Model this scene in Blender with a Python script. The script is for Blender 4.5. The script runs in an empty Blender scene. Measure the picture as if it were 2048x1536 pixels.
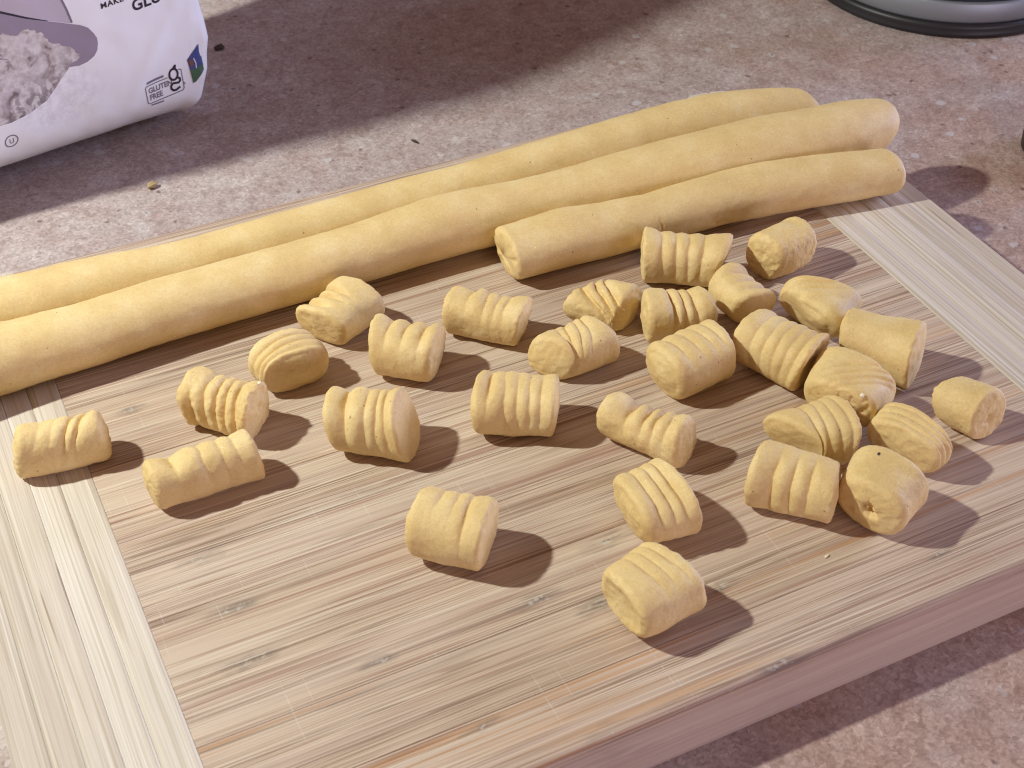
import bpy, bmesh, math, random
import numpy as np
from mathutils import Vector, Matrix

random.seed(7)
rng = np.random.default_rng(11)
S = bpy.context.scene
COL = S.collection
MM = 0.001
T = 0.019                      # board thickness; counter top is z = 0

# ------------------------------------------------------------------ camera
cam_d = bpy.data.cameras.new('camera')
cam = bpy.data.objects.new('camera', cam_d)
COL.objects.link(cam)
cam.location = (-0.142165, -0.277367, 0.268913 + T)
cam_d.sensor_fit = 'HORIZONTAL'
cam_d.sensor_width = 36.0
cam_d.lens = 36.0 * 1.428438
cam_d.clip_start, cam_d.clip_end = 0.01, 20.0
cam.rotation_mode = 'XYZ'
cam.rotation_euler = (math.radians(90 - 41.01332), math.radians(-0.109), math.radians(-26.0268))
cam_d.dof.use_dof = True
cam_d.dof.focus_distance = 0.43
cam_d.dof.aperture_fstop = 40.0
S.camera = cam

# ------------------------------------------------------------------ world, lamps, exposure
W = bpy.data.worlds.new('World')
S.world = W
W.use_nodes = True
bg = W.node_tree.nodes['Background']
bg.inputs[0].default_value = (1.0, 0.60, 0.49, 1)
bg.inputs[1].default_value = 0.195

def lamp(name, kind, loc, energy, color, **kw):
    d = bpy.data.lights.new(name, kind)
    d.energy, d.color = energy, color
    for k, v in kw.items():
        setattr(d, k, v)
    o = bpy.data.objects.new(name, d)
    COL.objects.link(o)
    o.location = loc
    return o

def aim(o, p):
    o.rotation_euler = (Vector(p) - o.location).to_track_quat('-Z', 'Y').to_euler()

# the kitchen lamp up on the left that throws the hard shadows
key = lamp('kitchen_lamp', 'POINT', (-0.400, 0.172, 0.475 + T), 17.6, (0.94, 1.0, 0.92), shadow_soft_size=0.013)
# added fill lamps: cool, low right, for the bag; faint lilac for board front
fill_right = lamp('right_fill_light', 'AREA', (1.30, 0.00, 0.28), 16.5, (0.54, 0.63, 1.0), shape='RECTANGLE', size=0.5, size_y=0.4)
aim(fill_right, (-0.08, 0.19, 0.04))
fill_front = lamp('front_fill_light', 'AREA', (0.25, -1.05, 0.20), 3.7, (0.88, 0.78, 1.0), shape='RECTANGLE', size=0.6, size_y=0.3)
aim(fill_front, (0.0, -0.1, 0.02))

S.cycles.filter_width = 1.1
S.cycles.use_denoising = True
S.cycles.denoiser = 'OPENIMAGEDENOISE'
S.cycles.denoising_prefilter = 'ACCURATE'
S.view_settings.view_transform = 'Standard'
S.view_settings.look = 'None'
S.view_settings.exposure = 0.0
S.view_settings.gamma = 1.0

# ------------------------------------------------------------------ helpers
def tag(o, label=None, cat=None, group=None, kind=None):
    if label: o['label'] = label
    if cat: o['category'] = cat
    if group: o['group'] = group
    if kind: o['kind'] = kind
    return o

def mesh_obj(name, verts, faces, mat, parent=None, smooth=True):
    me = bpy.data.meshes.new(name)
    me.from_pydata([tuple(map(float, v)) for v in verts], [], [tuple(map(int, f)) for f in faces])
    me.update()
    if smooth:
        me.polygons.foreach_set('use_smooth', [True] * len(me.polygons))
    me.materials.append(mat)
    o = bpy.data.objects.new(name, me)
    COL.objects.link(o)
    if parent: o.parent = parent
    return o

def bm_obj(name, bm, mat, parent=None, smooth=False):
    me = bpy.data.meshes.new(name)
    bm.to_mesh(me)
    bm.free()
    if smooth:
        me.polygons.foreach_set('use_smooth', [True] * len(me.polygons))
    me.materials.append(mat)
    o = bpy.data.objects.new(name, me)
    COL.objects.link(o)
    if parent: o.parent = parent
    return o

def empty(name, loc=(0, 0, 0)):
    o = bpy.data.objects.new(name, None)
    o.empty_display_size = 0.02
    COL.objects.link(o)
    o.location = loc
    return o

# smooth value noise, vectorised
_tab = rng.random(4096) * 2 - 1
def _h(i, j, k):
    return _tab[(i * 73856093 ^ j * 19349663 ^ k * 83492791) & 4095]
def vnoise(P):
    P = np.asarray(P, float)
    I = np.floor(P).astype(np.int64)
    f = P - I
    f = f * f * f * (f * (f * 6 - 15) + 10)
    r = 0
    for a in (0, 1):
        wa = f[..., 0] if a else 1 - f[..., 0]
        for b in (0, 1):
            wb = f[..., 1] if b else 1 - f[..., 1]
            for c in (0, 1):
                wc = f[..., 2] if c else 1 - f[..., 2]
                r = r + wa * wb * wc * _h(I[..., 0] + a, I[..., 1] + b, I[..., 2] + c)
    return r
def fbm(P, oct=3):
    r, a = 0, 1.0
    P = np.asarray(P, float)
    for i in range(oct):
        r = r + a * vnoise(P * 2 ** i + 17.3 * i)
        a *= 0.5
    return r

# ------------------------------------------------------------------ materials
class NT:
    def __init__(s, name):
        s.m = bpy.data.materials.new(name)
        s.m.use_nodes = True
        s.t = s.m.node_tree
        s.bsdf = s.t.nodes['Principled BSDF']
    def n(s, typ, **kw):
        o = s.t.nodes.new(typ)
        for k, v in kw.items():
            setattr(o, k, v)
        return o
    def l(s, a, b):
        s.t.links.new(a, b)
    def coords(s, scale=(1, 1, 1), rot=(0, 0, 0), rnd=None):
        tc = s.n('ShaderNodeTexCoord')
        src = tc.outputs['Object']
        if rnd:
            oi = s.n('ShaderNodeObjectInfo')
            mu = s.n('ShaderNodeVectorMath', operation='MULTIPLY_ADD')
            cb = s.n('ShaderNodeCombineXYZ')
            for i in range(3): s.l(oi.outputs['Random'], cb.inputs[i])
            s.l(cb.outputs[0], mu.inputs[0])
            mu.inputs[1].default_value = rnd
            s.l(src, mu.inputs[2])
            src = mu.outputs[0]
        mp = s.n('ShaderNodeMapping')
        mp.inputs['Scale'].default_value = scale
        mp.inputs['Rotation'].default_value = rot
        s.l(src, mp.inputs[0])
        return mp.outputs[0]
    def noise(s, vec, scale=1.0, detail=2.0, rough=0.5, dist=0.0):
        o = s.n('ShaderNodeTexNoise')
        o.inputs['Scale'].default_value = scale
        o.inputs['Detail'].default_value = detail
        o.inputs['Roughness'].default_value = rough
        o.inputs['Distortion'].default_value = dist
        s.l(vec, o.inputs['Vector'])
        return o.outputs['Fac']
    def ramp(s, fac, stops, interp='LINEAR'):
        o = s.n('ShaderNodeValToRGB')
        o.color_ramp.interpolation = interp
        el = o.color_ramp.elements
        while len(el) < len(stops): el.new(0.5)
        for e, (p, c) in zip(el, stops):
            e.position = p
            e.color = (c[0], c[1], c[2], 1) if hasattr(c, '__len__') else (c, c, c, 1)
        s.l(fac, o.inputs[0])
        return o.outputs[0]
    def mix(s, fac, a, b, mode='MIX'):
        o = s.n('ShaderNodeMix', data_type='RGBA', blend_type=mode)
        for v, sock in ((fac, o.inputs[0]), (a, o.inputs[6]), (b, o.inputs[7])):
            if hasattr(v, 'is_linked'): s.l(v, sock)
            elif hasattr(v, '__len__'): sock.default_value = (v[0], v[1], v[2], 1)
            else: sock.default_value = v
        return o.outputs[2]
    def math(s, op, a, b=None, clamp=False):
        o = s.n('ShaderNodeMath', operation=op, use_clamp=clamp)
        for i, v in enumerate((a, b)):
            if v is None: continue
            if hasattr(v, 'is_linked'): s.l(v, o.inputs[i])
            else: o.inputs[i].default_value = v
        return o.outputs[0]
    def bump(s, h, strength=0.3, dist=0.0005):
        o = s.n('ShaderNodeBump')
        o.inputs['Strength'].default_value = strength
        o.inputs['Distance'].default_value = dist
        s.l(h, o.inputs['Height'])
        s.l(o.outputs[0], s.bsdf.inputs['Normal'])
    def set(s, **kw):
        for k, v in kw.items():
            sock = s.bsdf.inputs[k.replace('_', ' ')]
            if hasattr(v, 'is_linked'): s.l(v, sock)
            elif hasattr(v, '__len__') and len(v) == 3 and sock.type == 'RGBA': sock.default_value = (*v, 1)
            else: sock.default_value = v
        return s.m

def plain(name, col, rough=0.5, metal=0.0, spec=0.5):
    t = NT(name)
    return t.set(Base_Color=col, Roughness=rough, Metallic=metal, Specular_IOR_Level=spec)

def dough_material():
    t = NT('dough')
    c1 = t.coords((1, 1, 1), rnd=(3.1, 1.7, 2.3))
    big = t.noise(c1, 90, 3, 0.55)
    fine = t.noise(c1, 900, 3, 0.7)
    grain = t.noise(c1, 2600, 2, 0.6)
    col = t.ramp(big, [(0.30, (0.715, 0.522, 0.238)), (0.50, (0.765, 0.576, 0.272)), (0.70, (0.81, 0.64, 0.34))])
    col = t.mix(0.22, col, t.ramp(fine, [(0.3, (0.72, 0.55, 0.35)), (0.7, (1.0, 1.0, 1.0))]), 'MULTIPLY')
    col = t.mix(0.24, col, t.ramp(grain, [(0.35, (0.62, 0.52, 0.40)), (0.6, (1, 1, 1))]), 'MULTIPLY')
    v = t.n('ShaderNodeTexVoronoi')
    v.inputs['Scale'].default_value = 190
    t.l(c1, v.inputs['Vector'])
    spk = t.math('LESS_THAN', v.outputs['Distance'], 0.055)
    rare = t.math('GREATER_THAN', t.noise(c1, 60, 1), 0.52)
    col = t.mix(t.math('MULTIPLY', t.math('MULTIPLY', spk, rare), 0.75), col, (0.30, 0.15, 0.05))
    v2 = t.n('ShaderNodeTexVoronoi')
    v2.inputs['Scale'].default_value = 260
    t.l(c1, v2.inputs['Vector'])
    wsp = t.math('LESS_THAN', v2.outputs['Distance'], 0.05)
    col = t.mix(t.math('MULTIPLY', wsp, 0.5), col, (0.95, 0.86, 0.66))
    h = t.math('ADD', t.math('MULTIPLY', fine, 0.7), t.math('MULTIPLY', grain, 0.45))
    t.bump(h, 0.30, 0.0004)
    t.bsdf.subsurface_method = 'BURLEY'
    t.bsdf.inputs['Subsurface Radius'].default_value = (1.0, 0.55, 0.22)
    return t.set(Base_Color=col, Roughness=0.62, Specular_IOR_Level=0.32, Subsurface_Weight=0.30, Subsurface_Scale=0.0018)

BAMBOO_NODES = [(-103.8, -25.1, 8, 2.6), (-100.8, -43.6, 9, 3.0), (-102.2, -60.7, 9, 2.6), (-35.0, -73.7, 9, 3.2), (-76.4, -73.8, 6, 2.0),
                (-10.6, -63.2, 9, 3.4), (-23.0, -80.7, 7, 3.2), (7.5, -88.7, 7, 2.4), (-105.1, 36.2, 6, 2.4), (7.1, -114.6, 10, 2.2),
                (62.0, -103.0, 6, 1.6), (-62.0, -100.5, 7, 1.8), (95.0, 22.0, 6, 1.6)]
def bamboo_material(name, axis, pale):
    t = NT(name)
    def sc(along, across, z=None):
        z = across if z is None else z
        return (along, across, z) if axis == 'x' else (across, along, z)
    rnd = (1.3, 0.9, 0.0)
    A = lambda *k: t.coords(sc(*k), rnd=rnd)
    def lines(fac, centre, half):
        return t.ramp(t.math('ABSOLUTE', t.math('SUBTRACT', fac, centre)), [(half * 0.62, 1.0), (half, 0.0)])
    broad = t.noise(A(3, 110), 1, 2, 0.5)
    mid = t.noise(A(5, 460), 1, 1.5, 0.5)
    fine = t.noise(A(6, 1900), 1, 2, 0.6)
    fibre = t.noise(A(40, 2600), 1, 2, 0.6)
    oi = t.n('ShaderNodeObjectInfo')
    if pale:
        base = t.ramp(broad, [(0.3, (0.575, 0.485, 0.40)), (0.5, (0.65, 0.57, 0.49)), (0.7, (0.715, 0.65, 0.58))])
        base = t.mix(t.math('MULTIPLY', lines(mid, 0.47, 0.035), 0.50), base, (0.44, 0.36, 0.26))
        base = t.mix(t.math('MULTIPLY', lines(fine, 0.42, 0.05), 0.35), base, (0.42, 0.37, 0.30))
        base = t.mix(t.math('MULTIPLY', t.ramp(fine, [(0.58, 0.0), (0.70, 1.0)]), 0.40), base, (0.84, 0.82, 0.78))
        crack = t.math('MULTIPLY', t.ramp(t.noise(A(16, 700), 1, 1), [(0.73, 0.0), (0.76, 1.0)]), 0.8)
        base = t.mix(crack, base, (0.33, 0.25, 0.18))
    else:
        base = t.ramp(broad, [(0.28, (0.56, 0.42, 0.315)), (0.5, (0.615, 0.485, 0.375)), (0.72, (0.65, 0.54, 0.43))])
        pink = t.ramp(t.noise(A(3, 170), 1.3, 2), [(0.48, 0.0), (0.64, 1.0)])
        base = t.mix(t.math('MULTIPLY', pink, 0.6), base, (0.52, 0.385, 0.315))
        plain_side = t.mix(0.5, base, (0.56, 0.45, 0.40))
        mid2 = t.noise(t.coords(sc(5, 620), rnd=(2.9, 3.7, 0.0)), 1, 1.5, 0.5)
        brk = t.ramp(t.noise(A(22, 420), 1, 2), [(0.36, 0.25), (0.56, 1.0)])
        grp = t.ramp(t.noise(A(5, 95), 1, 1), [(0.38, 0.35), (0.60, 1.0)])
        brk = t.math('MULTIPLY', brk, grp)
        for n_, c_, hw, wgt, ink in ((mid, 0.50, 0.026, 0.80, (0.19, 0.105, 0.07)), (mid, 0.39, 0.022, 0.75, (0.27, 0.14, 0.085)), (mid, 0.60, 0.020, 0.65, (0.30, 0.17, 0.11)),
                                 (mid2, 0.47, 0.024, 0.75, (0.20, 0.12, 0.085)), (mid2, 0.58, 0.019, 0.65, (0.32, 0.19, 0.12)), (fine, 0.45, 0.045, 0.55, (0.24, 0.165, 0.12))):
            base = t.mix(t.math('MULTIPLY', t.math('MULTIPLY', lines(n_, c_, hw), wgt * 0.88), brk), base, ink)
        base = t.mix(t.math('MULTIPLY', t.ramp(fine, [(0.56, 0.0), (0.66, 1.0)]), 0.50), base, (0.74, 0.66, 0.55))
        # ochre and rust streaks
        och = t.math('MULTIPLY', t.ramp(t.noise(A(5, 70), 1, 1), [(0.60, 0.0), (0.68, 1.0)]), t.ramp(t.noise(A(8, 900), 1, 2), [(0.47, 0.0), (0.57, 1.0)]))
        base = t.mix(t.math('MULTIPLY', och, 0.5), base, (0.50, 0.25, 0.09))
        rus = t.math('MULTIPLY', t.ramp(t.noise(A(5, 85), 2.3, 1), [(0.55, 0.0), (0.65, 1.0)]), t.ramp(t.noise(A(6, 800), 1.7, 2), [(0.48, 0.0), (0.56, 1.0)]))
        base = t.mix(t.math('MULTIPLY', rus, 0.5), base, (0.27, 0.115, 0.075))
    if not pale:
        # the sawn long edge of the board is plainer than the sanded top
        sz = t.n('ShaderNodeSeparateXYZ'); t.l(t.coords(), sz.inputs[0])
        topm = t.ramp(t.math('MULTIPLY', sz.outputs[2], 50.0), [((T - 0.0040) * 50, 0.25), ((T - 0.0012) * 50, 1.0)])
        base = t.mix(topm, plain_side, base)
    base = t.mix(0.30, base, t.ramp(fibre, [(0.35, (0.72, 0.70, 0.68)), (0.62, (1.06, 1.06, 1.06))]), 'MULTIPLY')
    # grey smudges round the bamboo nodes
    nod = t.math('MULTIPLY', t.ramp(t.noise(A(30, 62), 1, 1), [(0.67, 0.0), (0.77, 1.0)]), t.ramp(t.noise(A(110, 900), 1, 3), [(0.42, 0.0), (0.60, 1.0)]))
    if not pale: base = t.mix(t.math('MULTIPLY', nod, 0.6), base, (0.17, 0.135, 0.115))
    if not pale:
        # the bamboo nodes: short dark smudges with ragged ends, each at its own place on its strip
        wv = t.n('ShaderNodeTexNoise'); wv.inputs['Scale'].default_value = 160; wv.inputs['Detail'].default_value = 3
        oc = t.coords()
        t.l(oc, wv.inputs['Vector'])
        wp = t.n('ShaderNodeVectorMath', operation='MULTIPLY_ADD')
        t.l(wv.outputs['Color'], wp.inputs[0]); wp.inputs[1].default_value = (0.010, 0.0035, 0); t.l(oc, wp.inputs[2])
        sz0 = t.n('ShaderNodeSeparateXYZ'); t.l(oc, sz0.inputs[0])
        acc = None
        for (nx, ny, rx, ry) in BAMBOO_NODES:
            sb = t.n('ShaderNodeVectorMath', operation='SUBTRACT')
            t.l(wp.outputs[0], sb.inputs[0]); sb.inputs[1].default_value = (nx * MM + 0.005, ny * MM + 0.00175, 0)
            ml = t.n('ShaderNodeVectorMath', operation='MULTIPLY')
            t.l(sb.outputs[0], ml.inputs[0]); ml.inputs[1].default_value = (1000 / rx, 1000 / ry, 0)
            ln = t.n('ShaderNodeVectorMath', operation='LENGTH')
            t.l(ml.outputs[0], ln.inputs[0])
            m_ = t.ramp(ln.outputs['Value'], [(0.15, 1.0), (1.0, 0.0)])
            acc = m_ if acc is None else t.math('MAXIMUM', acc, m_)
        acc = t.math('MULTIPLY', acc, t.ramp(t.math('MULTIPLY', sz0.outputs[2], 50.0), [((T - 0.0035) * 50, 0.1), ((T - 0.001) * 50, 1.0)]))
        streak = t.ramp(t.noise(t.coords((60, 1100, 900)), 1, 3, 0.6), [(0.40, 0.15), (0.60, 1.0)])
        base = t.mix(t.math('MULTIPLY', t.math('MULTIPLY', acc, streak), 0.85), base, (0.15, 0.125, 0.11))
        core = t.math('MULTIPLY', t.ramp(acc, [(0.72, 0.0), (0.9, 1.0)]), t.ramp(t.noise(oc, 700, 2), [(0.45, 0.0), (0.6, 1.0)]))
        base = t.mix(t.math('MULTIPLY', core, 0.6), base, (0.60, 0.55, 0.49))
    # tone of each strip
    tone = t.ramp(oi.outputs['Random'], [(0.0, (0.90, 0.88, 0.87)), (0.5, (1.0, 0.99, 0.98)), (1.0, (1.07, 1.08, 1.08))])
    base = t.mix(1.0, base, tone, 'MULTIPLY')
    # pale knife marks running across the grain
    def cuts(rot, s1, s2, thr):
        v = t.coords((s1, s2, s1), rot=(0, 0, rot))
        return t.ramp(t.noise(v, 1, 0), [(thr, 0.0), (thr + 0.02, 1.0)])
    k = t.math('ADD', cuts(0.10, 1900, 30, 0.80), cuts(-0.14, 1700, 36, 0.81))
    k = t.math('MULTIPLY', k, t.ramp(t.noise(t.coords((500, 500, 500)), 1, 1), [(0.40, 0.0), (0.55, 1.0)]), clamp=True)
    base = t.mix(t.math('MULTIPLY', k, 0.22), base, (0.80, 0.77, 0.72))
    h = t.math('ADD', t.math('MULTIPLY', fine, 0.5), t.math('MULTIPLY', fibre, 0.5))
    h = t.math('SUBTRACT', h, t.math('MULTIPLY', k, 0.4))
    t.bump(h, 0.22, 0.0004)
    ro = t.ramp(mid, [(0.3, 0.62), (0.7, 0.50)])
    return t.set(Base_Color=base, Roughness=ro, Specular_IOR_Level=0.35)

def counter_material():
    t = NT('stone_laminate')
    c = t.coords()
    wv = t.n('ShaderNodeTexNoise'); wv.inputs['Scale'].default_value = 420; wv.inputs['Detail'].default_value = 2
    t.l(c, wv.inputs['Vector'])
    wp = t.n('ShaderNodeVectorMath', operation='MULTIPLY_ADD')
    t.l(wv.outputs['Color'], wp.inputs[0]); wp.inputs[1].default_value = (0.0030, 0.0030, 0.0); t.l(c, wp.inputs[2])
    wc = wp.outputs[0]
    def cells(scale):
        v = t.n('ShaderNodeTexVoronoi'); v.inputs['Scale'].default_value = scale
        t.l(wc, v.inputs['Vector'])
        sp = t.n('ShaderNodeSeparateColor'); t.l(v.outputs['Color'], sp.inputs[0])
        return v.outputs['Distance'], sp.outputs
    big = t.noise(c, 16, 3, 0.55, 0.3)
    mid = t.noise(c, 70, 4, 0.6, 0.2)
    fine = t.noise(c, 800, 3, 0.7)
    col = t.ramp(mid, [(0.32, (0.385, 0.315, 0.30)), (0.47, (0.42, 0.36, 0.352)), (0.58, (0.45, 0.40, 0.395)), (0.72, (0.50, 0.465, 0.47))])
    # gritty grains of different tones
    d1, k1 = cells(1250)
    col = t.mix(0.45, col, t.ramp(k1[0], [(0.0, (0.50, 0.42, 0.38)), (0.25, (0.78, 0.72, 0.70)), (0.65, (1.0, 0.99, 0.98)), (0.88, (1.20, 1.19, 1.18)), (1.0, (1.45, 1.45, 1.45))]), 'MULTIPLY')
    d2, k2 = cells(420)
    col = t.mix(0.32, col, t.ramp(k2[1], [(0.0, (0.50, 0.40, 0.35)), (0.22, (0.86, 0.80, 0.77)), (0.75, (1.02, 1.01, 1.0)), (1.0, (1.25, 1.24, 1.24))]), 'MULTIPLY')
    col = t.mix(0.38, col, t.ramp(fine, [(0.32, (0.55, 0.50, 0.47)), (0.5, (1.0, 1.0, 1.0)), (0.70, (1.35, 1.33, 1.32))]), 'MULTIPLY')
    # reddish brown drifts; the slab is browner towards its front right
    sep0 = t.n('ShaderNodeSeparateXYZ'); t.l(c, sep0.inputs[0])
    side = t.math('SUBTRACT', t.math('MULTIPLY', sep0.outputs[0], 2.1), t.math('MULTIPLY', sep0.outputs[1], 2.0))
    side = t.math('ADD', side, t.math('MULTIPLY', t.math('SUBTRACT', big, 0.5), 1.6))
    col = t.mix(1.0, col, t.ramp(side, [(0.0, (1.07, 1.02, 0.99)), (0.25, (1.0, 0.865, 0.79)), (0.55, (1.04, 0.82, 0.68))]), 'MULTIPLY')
    # pale chips, clustered
    d3, k3 = cells(190)
    chip = t.math('MULTIPLY', t.ramp(d3, [(0.26, 1.0), (0.38, 0.0)]), t.math('GREATER_THAN', k3[0], 0.82))
    clu = t.ramp(t.noise(c, 30, 2), [(0.44, 0.0), (0.58, 1.0)])
    col = t.mix(t.math('MULTIPLY', t.math('MULTIPLY', chip, clu), 0.55), col, (0.60, 0.58, 0.60))
    drk = t.math('MULTIPLY', t.ramp(d3, [(0.12, 1.0), (0.22, 0.0)]), t.math('LESS_THAN', k3[1], 0.10))
    col = t.mix(t.math('MULTIPLY', drk, 0.7), col, (0.11, 0.065, 0.055))
    t.bump(fine, 0.10, 0.0004)
    return t.set(Base_Color=col, Roughness=0.48, Specular_IOR_Level=0.35)

def bag_material():
    t = NT('white_bag_paper')
    c = t.coords()
    n = t.noise(c, 45, 3, 0.5)
    col = t.ramp(n, [(0.3, (0.87, 0.87, 0.88)), (0.7, (0.91, 0.91, 0.92))])
    # grey-lilac dusting printed below the flour picture
    sx = t.n('ShaderNodeSeparateXYZ'); t.l(c, sx.inputs[0])
    dx = t.math('DIVIDE', t.math('SUBTRACT', sx.outputs[0], 0.004), 0.020)
    dz = t.math('DIVIDE', t.math('SUBTRACT', sx.outputs[2], 0.031), 0.013)
    rr = t.math('SQRT', t.math('ADD', t.math('MULTIPLY', dx, dx), t.math('MULTIPLY', dz, dz)))
    dust = t.math('MULTIPLY', t.ramp(rr, [(0.45, 1.0), (1.0, 0.0)]), t.ramp(t.noise(c, 330, 4, 0.7), [(0.40, 0.0), (0.62, 1.0)]))
    col = t.mix(t.math('MULTIPLY', dust, 0.45), col, (0.55, 0.53, 0.58))
    t.bump(t.noise(c, 120, 3), 0.15, 0.0006)
    return t.set(Base_Color=col, Roughness=0.42, Specular_IOR_Level=0.4)

def flour_print_material():
    t = NT('printed_flour')
    c = t.coords()
    a = t.noise(c, 210, 4, 0.62, 0.6)
    b = t.noise(c, 620, 3, 0.6)
    col = t.ramp(a, [(0.30, (0.22, 0.16, 0.15)), (0.40, (0.50, 0.44, 0.42)), (0.52, (0.68, 0.64, 0.62)), (0.75, (0.78, 0.75, 0.73))])
    sx = t.n('ShaderNodeSeparateXYZ'); t.l(c, sx.inputs[0])
    low = t.ramp(t.math('ADD', t.math('MULTIPLY', sx.outputs[2], 20.0), t.math('MULTIPLY', sx.outputs[0], -6.0)), [(0.62, 1.0), (0.95, 0.0)])
    clod = t.ramp(t.noise(c, 300, 2, 0.5, 0.4), [(0.44, 1.0), (0.54, 0.0)])
    col = t.mix(t.math('MULTIPLY', t.math('MULTIPLY', low, clod), 0.85), col, (0.10, 0.06, 0.07))
    col = t.mix(0.35, col, t.ramp(b, [(0.35, (0.6, 0.55, 0.55)), (0.6, (1, 1, 1))]), 'MULTIPLY')
    return t.set(Base_Color=col, Roughness=0.45)

M_DOUGH = dough_material()
M_BAM = bamboo_material('bamboo_long_grain', 'x', False)
M_BAND = bamboo_material('bamboo_end_grain', 'y', True)
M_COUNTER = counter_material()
M_BAG = bag_material()
M_INK = plain('black_print', (0.025, 0.022, 0.04), 0.45)
M_INK2 = plain('grey_print', (0.20, 0.18, 0.23), 0.45)

# ------------------------------------------------------------------ countertop
bm = bmesh.new()
bmesh.ops.create_cube(bm, size=1.0)
for v in bm.verts:
    v.co = Vector((v.co.x * 2.4 + 0.1, v.co.y * 1.8 + 0.2, v.co.z * 0.036 - 0.018))
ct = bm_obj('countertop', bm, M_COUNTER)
tag(ct, 'mottled pinkish brown stone laminate kitchen counter under everything', None, None, 'structure')

# ------------------------------------------------------------------ cutting board
XB, XO, YB = 0.12084, 0.15775, 0.11533
board = empty('cutting_board', (0, 0, 0))
tag(board, 'pale bamboo cutting board with long-grain middle and cross-grain end bands', 'cutting board')

def strip(name, x0, x1, y0, y1, z1, mat, outer):
    """one glued strip; outer = set of sides that are on the board's edge (get the round-over)"""
    bm = bmesh.new()
    bmesh.ops.create_cube(bm, size=1.0)
    for v in bm.verts:
        v.co = Vector(((x0 + x1) / 2 + v.co.x * (x1 - x0), (y0 + y1) / 2 + v.co.y * (y1 - y0), z1 / 2 + v.co.z * z1))
    def side(e):
        a, b = e.verts[0].co, e.verts[1].co
        m = (a + b) / 2
        s = set()
        if abs(m.x - x0) < 1e-6: s.add('L')
        if abs(m.x - x1) < 1e-6: s.add('R')
        if abs(m.y - y0) < 1e-6: s.add('F')
        if abs(m.y - y1) < 1e-6: s.add('B')
        if abs(m.z - z1) < 1e-6: s.add('T')
        if abs(m.z) < 1e-6: s.add('D')
        return s
    big = [e for e in bm.edges if 'T' in side(e) and (side(e) - {'T'}) & outer] + [e for e in bm.edges if len(side(e) & outer) == 2]
    bmesh.ops.bevel(bm, geom=big, offset=0.0021, offset_type='OFFSET', segments=6, profile=0.5, affect='EDGES', clamp_overlap=True)
    small = []
    for e in bm.edges:
        if len(e.link_faces) == 2 and e.calc_face_angle(0) > 1.2:
            small.append(e)
    bmesh.ops.bevel(bm, geom=small, offset=0.00012, offset_type='OFFSET', segments=1, profile=0.5, affect='EDGES', clamp_overlap=True)
    o = bm_obj(name, bm, mat, board, smooth=True)
    me = o.data
    try:
        me.set_sharp_from_angle(angle=math.radians(35))
    except Exception:
        pass
    return o

ys = [-YB]
YBB = 0.1150
widths = [17.5, 19.5, 18.0, 21.0, 16.5, 19.0, 20.5, 17.0, 19.5, 18.5, 21.0, 22.66]
sc = (YB + YBB) / (sum(widths) * MM)
for w in widths: ys.append(ys[-1] + w * MM * sc)
for i in range(len(widths)):
    o = set()
    if i == 0: o.add('F')
    if i == len(widths) - 1: o.add('B')
    strip('bamboo_strip', -XB + 0.00004, XB - 0.00004, ys[i] + 0.00003, ys[i + 1] - 0.00003, T + random.uniform(-0.04, 0.03) * MM, M_BAM, o)
RC = 0.036
def end_strip(x0, x1, mirror, z1, last):
    """cross-grain strip of an end band; its outline follows the rounded board corner"""
    n = 14
    xs = [x0 + (x1 - x0) * i / n for i in range(n + 1)]
    def lim(x):
        d = x - (XO - RC)
        return YB if d <= 0 else YB - RC + math.sqrt(max(0, RC * RC - min(d, RC) ** 2))
    off = YBB - YB
    lo = [(x, -lim(x)) for x in xs]
    hi = [(x, lim(x) + off) for x in reversed(xs)]
    out = lo + hi
    if mirror: out = [(-x, y) for x, y in reversed(out)]
    bm = bmesh.new()
    a = [bm.verts.new((x, y, 0)) for x, y in out]
    b = [bm.verts.new((x, y, z1)) for x, y in out]
    n = len(out)
    bm.faces.new(a[::-1]); bm.faces.new(b)
    for i in range(n): bm.faces.new((a[i], a[(i + 1) % n], b[(i + 1) % n], b[i]))
    def outer(v):
        x, y = abs(v.co.x), abs(v.co.y)
        return y >= lim(x) - 1e-6 + (off if v.co.y > 0 else 0) or (last and x >= x1 - 1e-6)
    inner = (x0,) if last else (x0, x1)
    def joint(e):
        return any(all(abs(abs(v.co.x) - q) < 1e-7 for v in e.verts) for q in inner)
    top = [e for e in bm.edges if all(abs(v.co.z - z1) < 1e-9 for v in e.verts)]
    big = [e for e in top if all(outer(v) for v in e.verts) and not joint(e)]
    small = [e for e in top if e not in big]
    bmesh.ops.bevel(bm, geom=big, offset=0.0021, offset_type='OFFSET', segments=5, profile=0.5, affect='EDGES', clamp_overlap=True)
    small = [e for e in bm.edges if all(abs(v.co.z - z1) < 1e-9 for v in e.verts) and joint(e)]
    bmesh.ops.bevel(bm, geom=small, offset=0.00012, offset_type='OFFSET', segments=1, profile=0.5, affect='EDGES', clamp_overlap=True)
    bmesh.ops.recalc_face_normals(bm, faces=bm.faces[:])
    o = bm_obj('end_strip', bm, M_BAND, board, smooth=True)
    o.data.set_sharp_from_angle(angle=math.radians(35))
for mirror in (True, False):
    ws = [8.2, 7.0, 7.6, 6.6, 7.51]
    x = XB
    for i, w in enumerate(ws):
        last = i == len(ws) - 1
        x2 = XO if last else x + w * MM
        end_strip(x + 0.00003, x2 - (0 if last else 0.00003), mirror, T + random.uniform(-0.04, 0.05) * MM, last)
        x = x2

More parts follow.
